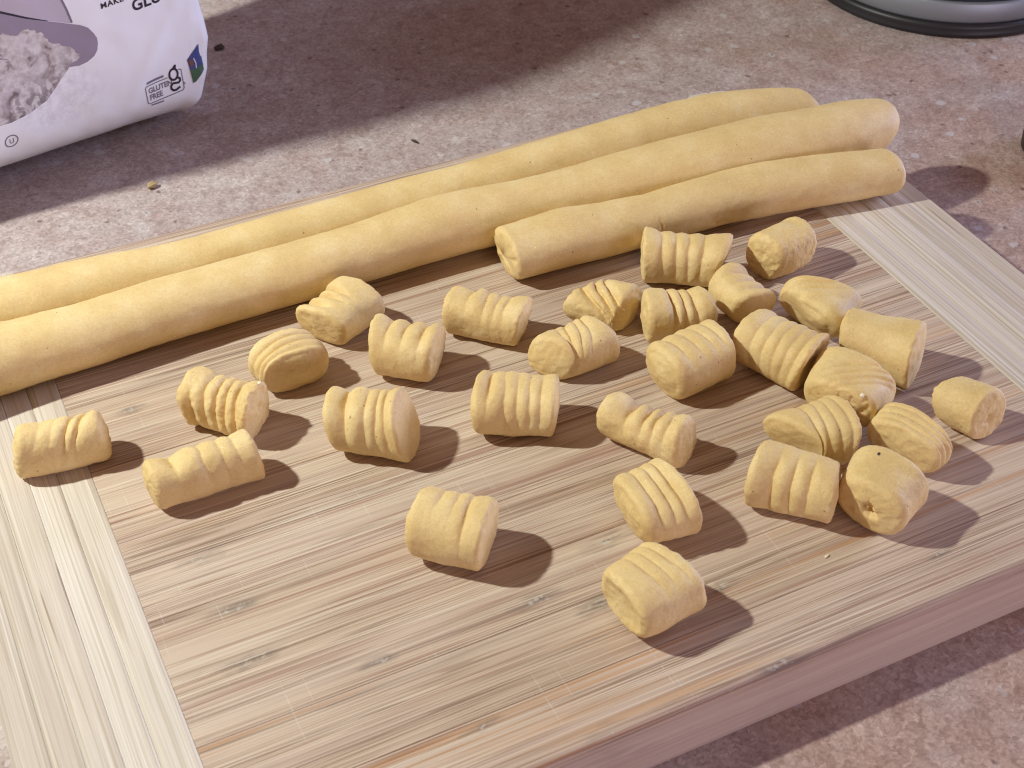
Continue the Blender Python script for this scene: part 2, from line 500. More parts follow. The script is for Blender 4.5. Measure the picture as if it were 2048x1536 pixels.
# ------------------------------------------------------------------ dough ropes
def tube(name, knots, mat, e0, e1, seed, nl=300, nf=96, flat=0.92, cut0=0.0, cut1=0.0, rag0=0.0, hollow0=0.0, pits=()):
    """knots: x, y, r in mm on the board.  e0/e1: rounding length of the ends in mm, cut: slant of the end plane"""
    K = np.array(knots, float)
    x0, x1 = K[0, 0], K[-1, 0]
    u = np.linspace(0, 1, nl)
    # denser samples near both ends
    u = 0.5 - 0.5 * np.cos(np.pi * (0.15 + 0.7 * u)) ; u = (u - u[0]) / (u[-1] - u[0])
    xs = x0 + (x1 - x0) * u
    # smooth interpolation of knots
    def sm(col):
        fine = np.linspace(x0, x1, 600)
        v = np.interp(fine, K[:, 0], K[:, col])
        k = np.hanning(41); k /= k.sum()
        v = np.convolve(np.pad(v, 20, mode='reflect', reflect_type='odd'), k, 'valid')
        return np.interp(xs, fine, v)
    Y, R = sm(1), sm(2)
    d0, d1 = xs - x0, x1 - xs
    k = np.ones(nl)
    m = d0 < e0; k[m] *= (1 - (1 - d0[m] / e0) ** 2.6) ** (1 / 2.6)
    m = d1 < e1; k[m] *= (1 - (1 - d1[m] / e1) ** 2.6) ** (1 / 2.6)
    k = np.maximum(k, 0.0)
    f = np.linspace(0, 2 * np.pi, nf, endpoint=False)
    k[0] = max(k[0], 0.02); k[-1] = max(k[-1], 0.02)
    rr = R[:, None] * k[:, None]
    cy, cz = np.cos(f)[None], np.sin(f)[None]
    P = np.stack([np.repeat(xs[:, None], nf, 1), rr * cy, rr * cz], -1)
    lump = fbm(np.stack([P[..., 0] * 0.045 + seed * 7.1, cy * 0.55 + 0 * P[..., 0], cz * 0.55 + 0 * P[..., 0]], -1), 2) * 0.32
    small = fbm(np.stack([P[..., 0] * 0.35 + seed * 3.3, P[..., 1] * 0.35, P[..., 2] * 0.35], -1), 3) * 0.10
    rr = rr + (lump + small) * np.minimum(1, rr / 3)
    for (px, pphi, pr, pd) in pits:
        ang = (f[None] - pphi + np.pi) % (2 * np.pi) - np.pi
        dd = np.sqrt(((xs[:, None] - px) / pr[0]) ** 2 + (ang * R[:, None] / pr[1]) ** 2)
        rag = 1 + 0.5 * vnoise(np.stack([P[..., 0] * 1.3, P[..., 1] * 1.3, P[..., 2] * 1.3], -1))
        rr = rr - pd * np.exp(-(dd * rag) ** 4)
    yy = rr * cy
    zz = rr * cz * flat
    zz = np.where(zz < 0, zz * 0.97, zz)
    X = np.repeat(xs[:, None], nf, 1)
    w0 = np.clip(1 - d0 / 14, 0, 1)[:, None]; w1 = np.clip(1 - d1 / 14, 0, 1)[:, None]
    X = X + w0 * cut0 * zz + w1 * cut1 * zz
    if rag0:
        X = X + np.clip(1 - d0 / 6, 0, 1)[:, None] * rag0 * fbm(np.stack([X * 0.2 + seed, yy * 0.45, zz * 0.45], -1), 3)
    Z = zz + (R * flat)[:, None] * 0.985
    Z = np.maximum(Z, 0.05)
    Yw = Y[:, None] + yy
    V = np.stack([X, Yw, Z], -1).reshape(-1, 3)
    F = []
    for i in range(nl - 1):
        a = i * nf
        for j in range(nf):
            b = (j + 1) % nf
            F.append((a + j, a + nf + j, a + nf + b, a + b))
    c0 = V[:nf].mean(0) + np.array([hollow0, 0, 0]); c1 = V[-nf:].mean(0)
    V = np.vstack([V, c0, c1])
    n0 = nl * nf
    for j in range(nf):
        b = (j + 1) % nf
        F.append((n0, j, b)); F.append((n0 + 1, n0 - nf + b, n0 - nf + j))
    o = mesh_obj(name, (V - np.array([(x0 + x1) / 2, Y.mean(), 0])) * MM, F, mat)
    o.location = ((x0 + x1) / 2 * MM, Y.mean() * MM, T)
    return o

G_ROPE = 'rolled dough ropes lying along the back of the board'
r1 = [(-166, 82.0, 9.8), (-155.9, 82.3, 10.1), (-136.8, 82.6, 10.3), (-117.6, 82.4, 10.1), (-98.5, 82.6, 9.6), (-79.4, 82.6, 8.7), (-60.3, 82.7, 8.6), (-41.2, 83.3, 8.7), (-22.1, 84.1, 8.6), (-2.9, 84.9, 8.6), (16.2, 84.5, 8.7), (35.3, 83.7, 9.3), (54.4, 83.0, 9.9), (73.5, 82.8, 10.3), (92.6, 82.6, 10.6), (111.8, 81.8, 10.7), (130.9, 79.4, 9.9), (149.5, 76.4, 8.4)]
r2 = [(-163, 59.8, 12.0), (-142.8, 61.2, 11.1), (-125.6, 62.0, 10.1), (-108.3, 62.3, 9.8), (-91.1, 63.6, 9.9), (-73.9, 64.4, 9.6), (-56.7, 64.8, 9.5), (-39.4, 64.9, 9.6), (-22.2, 65.6, 9.7), (-5.0, 66.2, 10.2), (12.2, 66.0, 10.4), (29.4, 64.7, 9.9), (46.7, 63.2, 10.1), (63.9, 62.0, 10.9), (81.1, 60.3, 11.5), (98.3, 58.6, 12.0), (115.6, 57.3, 12.3), (132.8, 56.0, 12.0), (150.0, 56.7, 11.0), (166, 58.5, 9.0)]
r3 = [(13.5, 46.3, 9.2), (20.0, 46.1, 9.3), (34.4, 45.6, 9.7), (48.9, 44.6, 9.0), (63.3, 43.8, 8.5), (77.8, 44.0, 8.8), (92.2, 43.4, 9.0), (106.7, 41.6, 9.1), (121.1, 39.0, 9.0), (135.6, 36.2, 8.6), (150.5, 33.6, 8.3)]
o = tube('dough_rope', r1, M_DOUGH, 8, 6, 1, cut1=-0.4)
tag(o, 'dough rope farthest back, along the rear edge of the bamboo board', 'dough rope', G_ROPE)
o = tube('dough_rope', r2, M_DOUGH, 8, 10, 2, cut1=0.45)
tag(o, 'long thick dough rope in the middle of the three, with a tapered right end', 'dough rope', G_ROPE)
o = tube('dough_rope', r3, M_DOUGH, 2.4, 4.6, 3, nl=340, cut0=-0.10, rag0=0.45, hollow0=1.6,
         pits=[(84.0, math.radians(195), (2.6, 1.1), 1.0), (62.5, math.radians(170), (0.5, 4.5), 0.35)])
tag(o, 'short dough rope nearest the cut gnocchi, with a torn hollow left end', 'dough rope', G_ROPE)

# ------------------------------------------------------------------ gnocchi
def gnocco(q, gr, e0=0.7, e1=0.7, rim0=2.1, rim1=2.1, rough=0.22, seed=1, holes=(), dents=(), ns=118, nf=128, ncap=16):
    """q: fitted size and pose (mm); gr: fork grooves (s, depth, width_left, width_right, phi centre, phi half width, slant)"""
    cx, cy, yaw, a, ry, rz, tp, h0, h1, v0, v1 = q
    f = np.linspace(0, 2 * np.pi, nf, endpoint=False)
    rmin = min(ry, rz)
    f0, f1 = rim0 / a, rim1 / a
    xb, kk, cap = [], [], []
    # left cap (centre to rim), rim fillet, body, rim fillet, right cap
    for i in range(ncap):
        t_ = i / ncap
        xb.append(-1 - e0 / a * (1 - t_ ** 2.2)); kk.append(t_ * (1 - rim0 / rmin)); cap.append(1 - t_ ** 3)
    for i in range(9):
        g = math.pi / 2 * i / 8
        xb.append(-1 + f0 * (1 - math.cos(g))); kk.append(1 - rim0 / rmin * (1 - math.sin(g))); cap.append(0)
    for i in range(1, ns):
        xb.append(-1 + f0 + (2 - f0 - f1) * i / ns); kk.append(1); cap.append(0)
    for i in range(8, -1, -1):
        g = math.pi / 2 * i / 8
        xb.append(1 - f1 * (1 - math.cos(g))); kk.append(1 - rim1 / rmin * (1 - math.sin(g))); cap.append(0)
    for i in range(ncap - 1, -1, -1):
        t_ = i / ncap
        xb.append(1 + e1 / a * (1 - t_ ** 2.2)); kk.append(t_ * (1 - rim1 / rmin)); cap.append(1 - t_ ** 3)
    xb, kk, cap = map(np.array, (xb, kk, cap))
    kk = np.maximum(kk, 0.004)
    xb = xb[:, None] + 0 * f[None]
    k = kk[:, None] * (1 + tp * np.clip(xb, -1, 1))
    c_, s_ = np.cos(f)[None], np.sin(f)[None]
    y = k * ry * np.sign(c_) * np.abs(c_) ** 0.88
    z = k * rz * np.sign(s_) * np.abs(s_) ** 0.88
    # fork grooves act radially
    body = np.clip((kk - 0.55) / 0.3, 0, 1)[:, None]
    g = 0 * y
    for (s0, dep, wl, wr, pc, pw, sl) in gr:
        pc_, pw_ = math.radians(pc), math.radians(pw)
        ang = (f[None] - pc_ + np.pi) % (2 * np.pi) - np.pi
        wob = 0.022 * vnoise(np.stack([np.cos(f) * 1.6 + s0 * 9, np.sin(f) * 1.6 + seed, 0 * f], -1))[None]
        wl, wr, dep = wl * 1.6, wr * 1.1, dep * 1.55
        d = xb - (s0 + sl * ang + wob)
        dq = np.sqrt(d * d + 0.00025)
        prof = np.where(d < 0, np.exp(-(dq / wl) ** 1.15), np.exp(-(dq / wr) ** 1.15))
        lip = 0.0
        mask = 1 / (1 + np.exp((np.abs(ang) - pw_) / (0.14 + 0.14 * pw_)))
        g = g + (lip - prof) * dep * mask
    P = np.stack([xb * a, y, z], -1)
    n1 = fbm(P * 0.16 + seed * 5.7, 2)
    n2 = fbm(P * 0.75 + seed * 2.9, 3)
    n3 = vnoise(P * 2.2 + seed)
    rimm = np.exp(-((1 - np.abs(xb)) / 0.10) ** 2)
    disp = body * (g + rimm * (0.16 + 0.3 * rough) * vnoise(P * 1.7 + seed * 1.9) + 0.27 * n1 + rough * 0.26 * n2 + 0.03 * n3)
    rad = np.sqrt(y ** 2 + z ** 2) + 1e-6
    fac = np.maximum(0.15, (rad + disp) / rad) if True else 1
    fac = np.where(kk[:, None] < 0.3, 1, fac)
    y, z = y * fac, z * fac
    w1 = np.clip(xb, 0, None) ** 1.3; w0 = np.clip(-xb, 0, None) ** 1.3
    x = a * xb
    # rough cut faces
    endn = fbm(np.stack([0 * y + seed * 3.1, y * 0.42, z * 0.42], -1), 3)
    x = x + np.where(xb > 0, 1, -1) * np.clip((np.abs(xb) - 0.8) / 0.2, 0, 1) * endn * (0.10 + rough * 0.5)
    for (side, hy, hz, hr, hd) in holes:
        rg = 1 + 0.55 * vnoise(np.stack([y * 0.9 + seed, z * 0.9, 0 * y], -1))
        dd = np.sqrt((y - hy) ** 2 + ((z - hz) / 1.3) ** 2) / hr * rg
        sel = (np.sign(xb) == side) & (np.abs(xb) > 0.93)
        x = x - side * np.where(sel, hd * np.exp(-dd ** 3), 0)
    for (ds, dphi, wx, wphi, dd_) in dents:
        ang = (f[None] - math.radians(dphi) + np.pi) % (2 * np.pi) - np.pi
        e = dd_ * np.exp(-((xb - ds) / wx) ** 2 - (ang / math.radians(wphi)) ** 2) * body
        y, z = y * (1 - e / rad), z * (1 - e / rad)
    x = x + w1 * (h1 * y + v1 * z) - w0 * (h0 * y + v0 * z)
    V = np.stack([x, y, z], -1).reshape(-1, 3)
    V[:, 2] += rz * 0.99
    V[:, 2] = np.where(V[:, 2] < 0.25, 0.05 + 0.2 * np.exp((V[:, 2] - 0.25) / 0.6), V[:, 2])
    V[:, 2] -= V[:, 2].min() - 0.04
    ni = len(xb)
    F = []
    for i in range(ni - 1):
        p = i * nf
        for j in range(nf):
            b = (j + 1) % nf
            F.append((p + j, p + b, p + nf + b, p + nf + j)[::-1])
    F.append(tuple(range(nf))); F.append(tuple(range(ni * nf - nf, ni * nf))[::-1])
    o = mesh_obj('gnocchi_piece', V * MM, F, M_DOUGH)
    o.location = (cx * MM, cy * MM, T)
    o.rotation_euler = (0, 0, yaw)
    return o

GG = 'hand ridged gnocchi scattered over the board'
def rows(pos, dep, pc, pw, sl=0.0, wl=0.07, wr=0.15):
    return [(s, dep, wl, wr, pc, pw, sl) for s in pos]
GN = [
 # fitted pose, grooves, extras, label
 ([-125.54, 22.898, -0.122, 11.55, 5.759, 7.423, 0.008, -0.11, 0.034, -0.138, -0.069],
  rows([-.45, -.12], .5, 95, 50, -.15) + rows([.22, .50], 1.3, 100, 62, -.19, .05, .10),
  dict(rough=.35, dents=[(.9, 200, .16, 20, 1.0)]), 'leftmost gnocchi piece, lying on the pale left end band of the board'),
 ([-95.091, -2.174, -0.003, 14.158, 6.052, 7.299, 0.016, 0.088, -0.034, 0.012, -0.121],
  [(-.52, 2.0, .15, .16, 78, 48, 0)] + rows([-.02], .9, 95, 75, .02, .05, .14) + rows([.33, .62], .75, 100, 85, .02, .05, .16),
  dict(rim1=1.4, e1=.2), 'longest gnocchi piece, with a bitten-looking notch in its top near the left end'),
 ([-82.913, 18.778, -0.81, 10.11, 7.321, 8.05, 0.016, -0.009, -0.014, 0.113, 0.04],
  [(-.62, 1.4, .05, .10, 185, 45, 0)] + rows([-.28, .04, .32, .60], 1.4, 120, 75, .05, .06, .12),
  dict(rough=.6, rim1=1.0), 'rough crumbly gnocchi piece with deep torn ridges, behind the longest notched piece'),
 ([-61.316, 29.123, -1.361, 5.745, 10.371, 7.701, 0.001, -0.076, 0.202, 0.009, 0.037],
  rows([-.75, -.25, .25, .75], 1.0, 95, 75, 0, .11, .13),
  dict(e1=1.6, rim1=2.0), 'rounded gnocchi piece showing a smooth oval end towards the viewer with arched ridges behind it'),
 ([-40.0, 44.0, 0.41, 9.25, 9.0, 7.0, 0.0, 0.19, -0.15, 0.15, -0.03],
  [(-.60, 2.6, .10, .13, 48, 40, 0), (-.20, 2.6, .06, .08, 48, 40, 0), (.12, 2.4, .06, .08, 48, 40, 0)],
  dict(e0=.3), 'gnocchi piece with tall comb-like teeth along its back, next to the middle dough rope'),
 ([-29.926, 18.481, -0.694, 9.196, 8.507, 8.434, -0.012, 0.095, 0.027, 0.132, 0.054],
  rows([-.50, .0, .55], 1.6, 72, 52, 0, .14, .16),
  dict(), 'gnocchi piece with a scalloped top and smooth waisted front, just below the comb-toothed piece'),
 ([-2.639, 23.336, -0.738, 11.208, 7.028, 7.36, -0.009, -0.157, 0.065, 0.086, 0.147],
  [(-.42, 1.5, .20, .10, 60, 45, 0)] + rows([.0, .28, .52], 1.1, 75, 58, 0, .07, .12),
  dict(rim1=1.3, holes=[(-1, 1.5, -1, 1.3, 1.6)], rough=.3, dents=[(-.5, 190, .35, 35, .9)]), 'gnocchi piece with a slit left end and small ridges on top, below the middle rope'),
 ([-50.743, -5.939, -0.606, 10.271, 8.456, 9.063, 0.074, 0.003, 0.004, 0.202, -0.273],
  [(-.50, 2.1, .11, .11, 100, 66, .05)] + rows([-.02, .30, .58], 1.0, 115, 75, .04, .07, .16),
  dict(rim1=1.5), 'plump ridged gnocchi piece with a wide deep groove beside its left end'),
 ([-12.449, -15.702, -0.517, 10.652, 8.748, 8.22, -0.012, -0.14, 0.031, 0.095, 0.032],
  [(-.62, 1.5, .07, .10, 90, 40, 0)] + rows([-.28, .04, .34, .62], .85, 120, 72, 0, .07, .17),
  dict(rim1=1.4), 'squarish gnocchi piece with four even vertical ridges, in the centre of the board'),
 ([13.38, -0.48, 0.131, 9.37, 7.32, 6.96, 0.06, 0.55, -0.29, -0.22, -0.11],
  [(-.60, 1.4, .05, .16, 125, 60, -.2)] + rows([-.22, .14, .48], .9, 80, 55, -.29, .05, .16),
  dict(rim1=2.4, e1=1.2), 'domed gnocchi piece with stepped ridges, tilted up to the right just behind the centre piece'),
 ([31.67, 14.53, -0.846, 7.6, 7.71, 6.12, 0.03, -0.63, 0.27, -0.06, -0.03],
  rows([-.75, -.15, .42], 1.6, 108, 70, .87, .10, .16),
  dict(rough=.6), 'small crumbly gnocchi piece with deep slanting ridges, in front of the short rope'),
 ([47.076, 0.541, -0.259, 9.72, 7.15, 7.103, -0.089, -0.123, -0.205, 0.039, 0.005],
  [(-.22, 1.8, .05, .11, 120, 66, 0)] + rows([.10, .40], 1.5, 115, 66, 0, .05, .13),
  dict(rough=.3), 'gnocchi piece with deep vertical slits and a folded left flap, below the ribbed barrel piece'),
 ([61.938, 21.837, -0.591, 12.003, 7.848, 8.09, -0.003, 0.056, 0.22, 0.033, 0.258],
  rows([-.55, -.20, .13, .46], 1.1, 115, 76, .03, .07, .17),
  dict(rim1=1.4, rim0=1.0), 'ribbed barrel gnocchi piece leaning against the short dough rope'),
 ([91.481, 12.535, 0.211, 8.235, 7.104, 7.859, 0.014, 0.193, 0.027, 0.022, 0.133],
  [], dict(rough=.55, dents=[(-.75, 210, .4, 40, 1.2), (.55, 75, .3, 30, .9)]), 'lumpy unridged gnocchi piece alone by the right end of the short dough rope'),
 ([68.704, 0.272, -1.526, 7.732, 7.173, 6.81, 0.011, 0.064, 0.157, 0.075, 0.204],
  rows([-.42, .06, .55], 1.6, 52, 44, 0, .13, .16),
  dict(), 'smooth-sided gnocchi piece with a knuckled right edge, between the barrel piece and the big cluster'),
 ([85.59, -14.65, -2.472, 6.14, 11.21, 7.34, -0.02, 0.17, 0.51, -0.14, 0.34],
  rows([-.15, .35, .85], .9, 120, 42, .65, .09, .15),
  dict(rim0=2.2, rim1=3.4, e1=1.4, rough=.15), 'gnocchi piece with short dents on its left, directly behind the smooth unridged cylinder'),
 ([39.464, -20.199, 0.135, 10.428, 8.973, 8.115, 0.004, 0.007, 0.107, 0.069, -0.011],
  rows([-.55, -.12, .30, .66], .95, 78, 48, .03, .07, .16),
  dict(e0=1.6, rim0=2.4), 'fat gnocchi piece with a smooth front and ridged top, left of the slanting ribbed piece'),
 ([64.014, -27.233, -1.139, 10.299, 9.174, 8.259, 0.064, -0.12, -0.032, 0.15, 0.158],
  rows([-.50, -.16, .16, .46], .75, 110, 80, .02, .06, .17) + [(.74, 1.0, .10, .10, 100, 85, 0)],
  dict(rim1=1.4, e1=-.4, rough=.3), 'large gnocchi piece slanting towards the viewer with even ribs and a flared ragged rim'),
 ([90.198, -38.401, -0.964, 10.459, 8.207, 8.244, 0.149, 0.04, -0.018, 0.196, -0.066],
  [], dict(rim0=1.8, rim1=1.2, dents=[(0.1, 130, .5, 30, .9)], rough=.2), 'smooth unridged cylinder of dough at the right side of the cluster'),
 ([71.03, -49.57, -2.552, 7.71, 11.15, 8.15, -0.08, -0.14, 0.06, -0.13, 0.08],
  rows([-.15, .25, .62, .98], .75, 95, 55, 1.0, .09, .15),
  dict(holes=[(1, 3, -4, 4.0, 1.2)], rim1=2.0, rough=.12), 'broad gnocchi piece with crosswise grooves, in the middle of the right-hand cluster'),
 ([96.88, -69.04, -1.113, 5.76, 6.77, 6.96, 0.05, -0.49, 0.28, 0.46, -0.18],
  [], dict(rough=.4, holes=[(1, -0.5, -0.5, 1.0, 1.5)], rim1=1.4, e1=.3), 'small unridged dough lump with a slit in its end, farthest right on the board'),
 ([52.94, -59.36, -0.213, 7.15, 8.62, 7.26, 0.19, 0.84, -0.14, 0.16, 0.35],
  rows([-.22, .14, .46, .76], .85, 112, 74, .03, .08, .18),
  dict(rim1=1.3, rough=.25), 'gnocchi piece with a pointed left end, behind the front pair of the cluster'),
 ([74.253, -72.475, 0.359, 4.484, 11.202, 7.635, 0.036, 0.063, 0.094, 0.045, -0.06],
  rows([-.55, .0, .52], .95, 108, 70, .04, .12, .22),
  dict(), 'gnocchi piece with long slanting ridges on its top, behind the piece with the black speck'),
 ([37.483, -73.002, -0.829, 10.586, 8.244, 8.091, -0.079, -0.066, -0.076, 0.025, -0.057],
  [(-.42, 1.6, .15, .13, 150, 55, 0), (.02, 1.4, .10, .10, 145, 55, 0), (.42, 1.2, .10, .10, 140, 50, 0)],
  dict(rim1=1.0), 'gnocchi piece with three deep upright troughs in its front face, front left of the cluster'),
 ([54.897, -85.324, 0.515, 7.246, 10.142, 8.332, 0.072, -0.095, 0.08, -0.013, -0.026],
  [], dict(rim0=2.2, rim1=2.2, holes=[(-1, -0.5, -0.5, 1.2, 2.2)], rough=.3), 'smooth gnocchi piece with a black speck and a dark hole in its front end'),
 ([14.882, -38.028, -0.994, 12.082, 5.96, 6.926, 0.053, -0.213, 0.023, 0.137, -0.103],
  [(-.34, 2.5, .10, .11, 84, 58, 0), (.02, 1.9, .07, .09, 88, 60, 0), (.30, 1.6, .06, .09, 92, 60, 0), (.60, .9, .06, .10, 95, 66, 0)],
  dict(rim0=2.8, e0=1.6, rough=.35), 'grub-shaped gnocchi piece with a knob head and deep coiled ridges, right of centre'),
 ([2.239, -63.459, -0.032, 7.268, 10.897, 7.666, 0.071, -0.001, -0.072, 0.11, -0.064],
  rows([-.38, .08, .50], 1.35, 98, 58, 0, .08, .22),
  dict(rim1=1.2, dents=[(-.95, 200, .15, 30, 1.2)]), 'gnocchi piece with three long claw-mark grooves, second nearest the front edge'),
 ([-13.284, -87.79, 0.182, 8.329, 10.124, 7.936, 0.066, -0.072, -0.156, 0.064, 0.015],
  rows([-.15, .24, .62], .8, 82, 46, .03, .09, .18),
  dict(e0=-.8, rim0=1.8, rough=.3), 'gnocchi piece nearest the front edge of the board, with a hollow left end'),
 ([-46.611, -49.969, -0.712, 9.156, 8.794, 8.424, 0.03, -0.092, 0.021, 0.096, 0.029],
  rows([-.38, .04], .75, 72, 24, 0, .045, .13) + [(.42, .95, .05, .14, 88, 55, .02)],
  dict(rim1=1.2, e1=.2, e0=1.2, rough=.2), 'gnocchi piece standing alone in front with a smooth face and flat cut right end'),
]
for i, (q, gr, kw, lab) in enumerate(GN):
    o = gnocco(q, gr, seed=i * 1.37 + 3.1, **kw)
    tag(o, lab, 'gnocchi', GG)

# ------------------------------------------------------------------ flour bag
AL = math.radians(18.0)
BE = np.array([math.cos(AL), math.sin(AL), 0.0])     # along the front, to the right
BN = np.array([math.sin(AL), -math.cos(AL), 0.0])    # out of the front
BO = np.array([-33.5, 207.0, 0.0])
BW, BD, BH = 122.0, 70.0, 255.0
def wb(u):
    return np.where(u > -9, 15.3 - 7.5 * np.clip((u + 9) / 10, 0, 1), 14.0 + 0.145 * np.clip(-u, 0, 140))
def front_off(u, w):
    u, w = np.asarray(u, float), np.asarray(w, float)
    d = 0.8 * fbm(np.stack([u * 0.035, w * 0.028, 0 * u + 4.2], -1), 2) + 0.22 * fbm(np.stack([u * 0.12 + w * 0.05, w * 0.09, 0 * u + 1.2], -1), 3)
    d = d - 0.8 * np.exp(-((u - 1.5 - 0.02 * w) / 0.8) ** 2) * np.clip((w - 14) / 20, 0, 1)
    # diagonal crease near the lower right corner
    d = d + 0.7 * np.exp(-(((u + 18) - 0.75 * (w - 34)) / 4.0) ** 2) * np.exp(-((w - 34) / 22) ** 2)
    b = wb(u)
    t_ = np.clip((b - w) / b, 0, 1)
    d = d - 1.7 * b * (1 - np.sqrt(np.maximum(0, 1 - t_ ** 2)))
    return d
def right_edge(w):
    return np.interp(w, [0, 8, 11, 20, 31, 39, 48, 80, 255], [-4, 0.5, 1.8, 5.5, 7.9, 7.4, 6.2, 5.0, 3.0])
def bag_pt(u, w, lift=0.0):
    u, w = np.asarray(u, float), np.asarray(w, float)
    d = front_off(u, w) + lift * 0.3
    return (BO[None] + u[..., None] * BE + d[..., None] * BN) + np.stack([0 * u, 0 * u, w], -1)

bag = empty('flour_bag', (-0.09, 0.22, 0.0))
tag(bag, 'white flour bag with black print and a scoop picture, behind the board', 'flour bag')
bag_inv = Matrix.Translation(-Vector(bag.location))
def bag_child(name, V, F, mat, smooth=True):
    V = np.asarray(V) * MM - np.array(bag.location)
    return mesh_obj(name, V, F, mat, bag, smooth)

# body: horizontal loops stacked upward
ws = np.concatenate([np.linspace(0, 30, 40), np.linspace(31, 90, 60), np.linspace(93, BH, 40)])
loops = []
for w in ws:
    ur = float(right_edge(w)); ul = -BW + 6 - (ur - 6)
    top = np.clip((w - 225) / (BH - 225), 0, 1)
    dep = BD * (1 - 0.93 * top ** 1.4)
    rad = min(4.5, dep * 0.45)
    pts = []
    us = np.linspace(ul + rad, ur - rad, 70)
    fo = front_off(us, np.full_like(us, w)) - top ** 1.4 * BD * 0.45
    for u, d in zip(us, fo): pts.append((u, d))
    for g in np.linspace(0, math.pi / 2, 9)[1:]:
        pts.append((ur - rad + rad * math.sin(g), fo[-1] - rad + rad * math.cos(g)))
    side = np.linspace(0, 1, 14)[1:-1]
    for s_ in side:
        pts.append((ur - 5.0 * math.sin(math.pi * s_) * (0.4 + 0.6 * min(1, w / 60)), fo[-1] - rad - s_ * (dep - 2 * rad)))
    for g in np.linspace(0, math.pi / 2, 7):
        pts.append((ur - rad + rad * math.cos(g), fo[-1] - dep + rad - rad * math.sin(g)))
    for u in np.linspace(ur - rad, ul + rad, 24)[1:]: pts.append((u, fo[-1] - dep))
    for g in np.linspace(0, math.pi / 2, 7)[1:]:
        pts.append((ul + rad - rad * math.sin(g), fo[0] - dep + rad - rad * math.cos(g)))
    for s_ in side:
        pts.append((ul + 5.0 * math.sin(math.pi * s_), fo[0] - dep + rad + s_ * (dep - 2 * rad)))
    for g in np.linspace(0, math.pi / 2, 9)[:-1]:
        pts.append((ul + rad - rad * math.cos(g), fo[0] - rad + rad * math.sin(g)))
    loops.append([BO + u * BE + d * BN + np.array([0, 0, w + 0.1]) for u, d in pts])
nl_ = len(loops[0])
V = np.array(loops).reshape(-1, 3)
F = []
for i in range(len(loops) - 1):
    for j in range(nl_):
        b = (j + 1) % nl_
        F.append((i * nl_ + j, i * nl_ + b, (i + 1) * nl_ + b, (i + 1) * nl_ + j))
F.append(tuple(range(nl_))[::-1]); F.append(tuple(range(len(loops) * nl_ - nl_, len(loops) * nl_)))
bag_child('paper_body', V, F, M_BAG)

def patch(name, poly, mat, lift, rings=10, sub=6):
    """a printed area on the bag front: star-shaped outline in bag front coordinates (mm)"""
    P = np.array(poly, float)
    pts = []
    for i in range(len(P)):
        a, b = P[i], P[(i + 1) % len(P)]
        for k in range(sub): pts.append(a + (b - a) * k / sub)
    pts = np.array(pts); c = pts.mean(0); n = len(pts)
    V, F = [], []
    for r in range(1, rings + 1): V += list(c + (pts - c) * r / rings)
    V.append(c)
    for r in range(rings - 1):
        for j in range(n):
            b = (j + 1) % n
            F.append((r * n + j, (r + 1) * n + j, (r + 1) * n + b, r * n + b))
    for j in range(n): F.append((len(V) - 1, j, (j + 1) % n))
    V = np.array(V)
    return bag_child(name, bag_pt(V[:, 0], V[:, 1], lift), F, mat)

def ribbon(name, path, width, mat, lift, closed=False, sub=6):
    P = [np.array(p, float) for p in path]
    pts = []
    n = len(P) if closed else len(P) - 1
    for i in range(n):
        a, b = P[i], P[(i + 1) % len(P)]
        for k in range(sub): pts.append(a + (b - a) * k / sub)
    if not closed: pts.append(P[-1])
    pts = np.array(pts); m = len(pts)
    wd = np.full(m, width) if not hasattr(width, '__len__') else np.interp(np.linspace(0, 1, m), np.linspace(0, 1, len(width)), width)
    tg = np.array([(pts[(i + 1) % m] if closed or i < m - 1 else pts[i]) - (pts[i - 1] if closed or i > 0 else pts[i]) for i in range(m)])
    nr = np.stack([-tg[:, 1], tg[:, 0]], 1); nr /= np.linalg.norm(nr, axis=1)[:, None] + 1e-9
    A, B = pts + nr * wd[:, None] / 2, pts - nr * wd[:, None] / 2
    V = np.vstack([A, B])
    F = [(i, m + i, m + (i + 1) % m, (i + 1) % m) for i in range(m if closed else m - 1)]
    return bag_child(name, bag_pt(V[:, 0], V[:, 1], lift), F, mat)

def text(name, s, u, w, h, mat, lift=0.3, bold=0.02, sx=1.0, space=1.0):
    cu = bpy.data.curves.new(name, 'FONT')
    cu.body = s
    cu.size = 1.0
    cu.offset = bold
    cu.space_character = space
    cu.resolution_u = 4
    t_ = bpy.data.objects.new(name, cu)
    COL.objects.link(t_)
    dg = bpy.context.evaluated_depsgraph_get()
    me = bpy.data.meshes.new_from_object(t_.evaluated_get(dg))
    V = np.array([v.co[:] for v in me.vertices])
    F = [tuple(p.vertices) for p in me.polygons]
    bpy.data.objects.remove(t_); bpy.data.curves.remove(cu); bpy.data.meshes.remove(me)
    cap = 0.69
    return bag_child(name, bag_pt(u + V[:, 0] * h / cap * sx, w + V[:, 1] * h / cap, lift), F, mat, smooth=False)

M_PAN = plain('printed_scoop', (0.31, 0.26, 0.33), 0.45)
M_PANEL = plain('printed_lilac', (0.52, 0.46, 0.52), 0.45)
M_FLOUR = flour_print_material()
M_DUST = plain('printed_dust', (0.66, 0.65, 0.69), 0.45)
M_BLUE = plain('printed_blue', (0.05, 0.07, 0.24), 0.45)
M_GREEN = plain('printed_green', (0.06, 0.13, 0.07), 0.45)
M_RUST = plain('printed_rust', (0.20, 0.08, 0.05), 0.45)

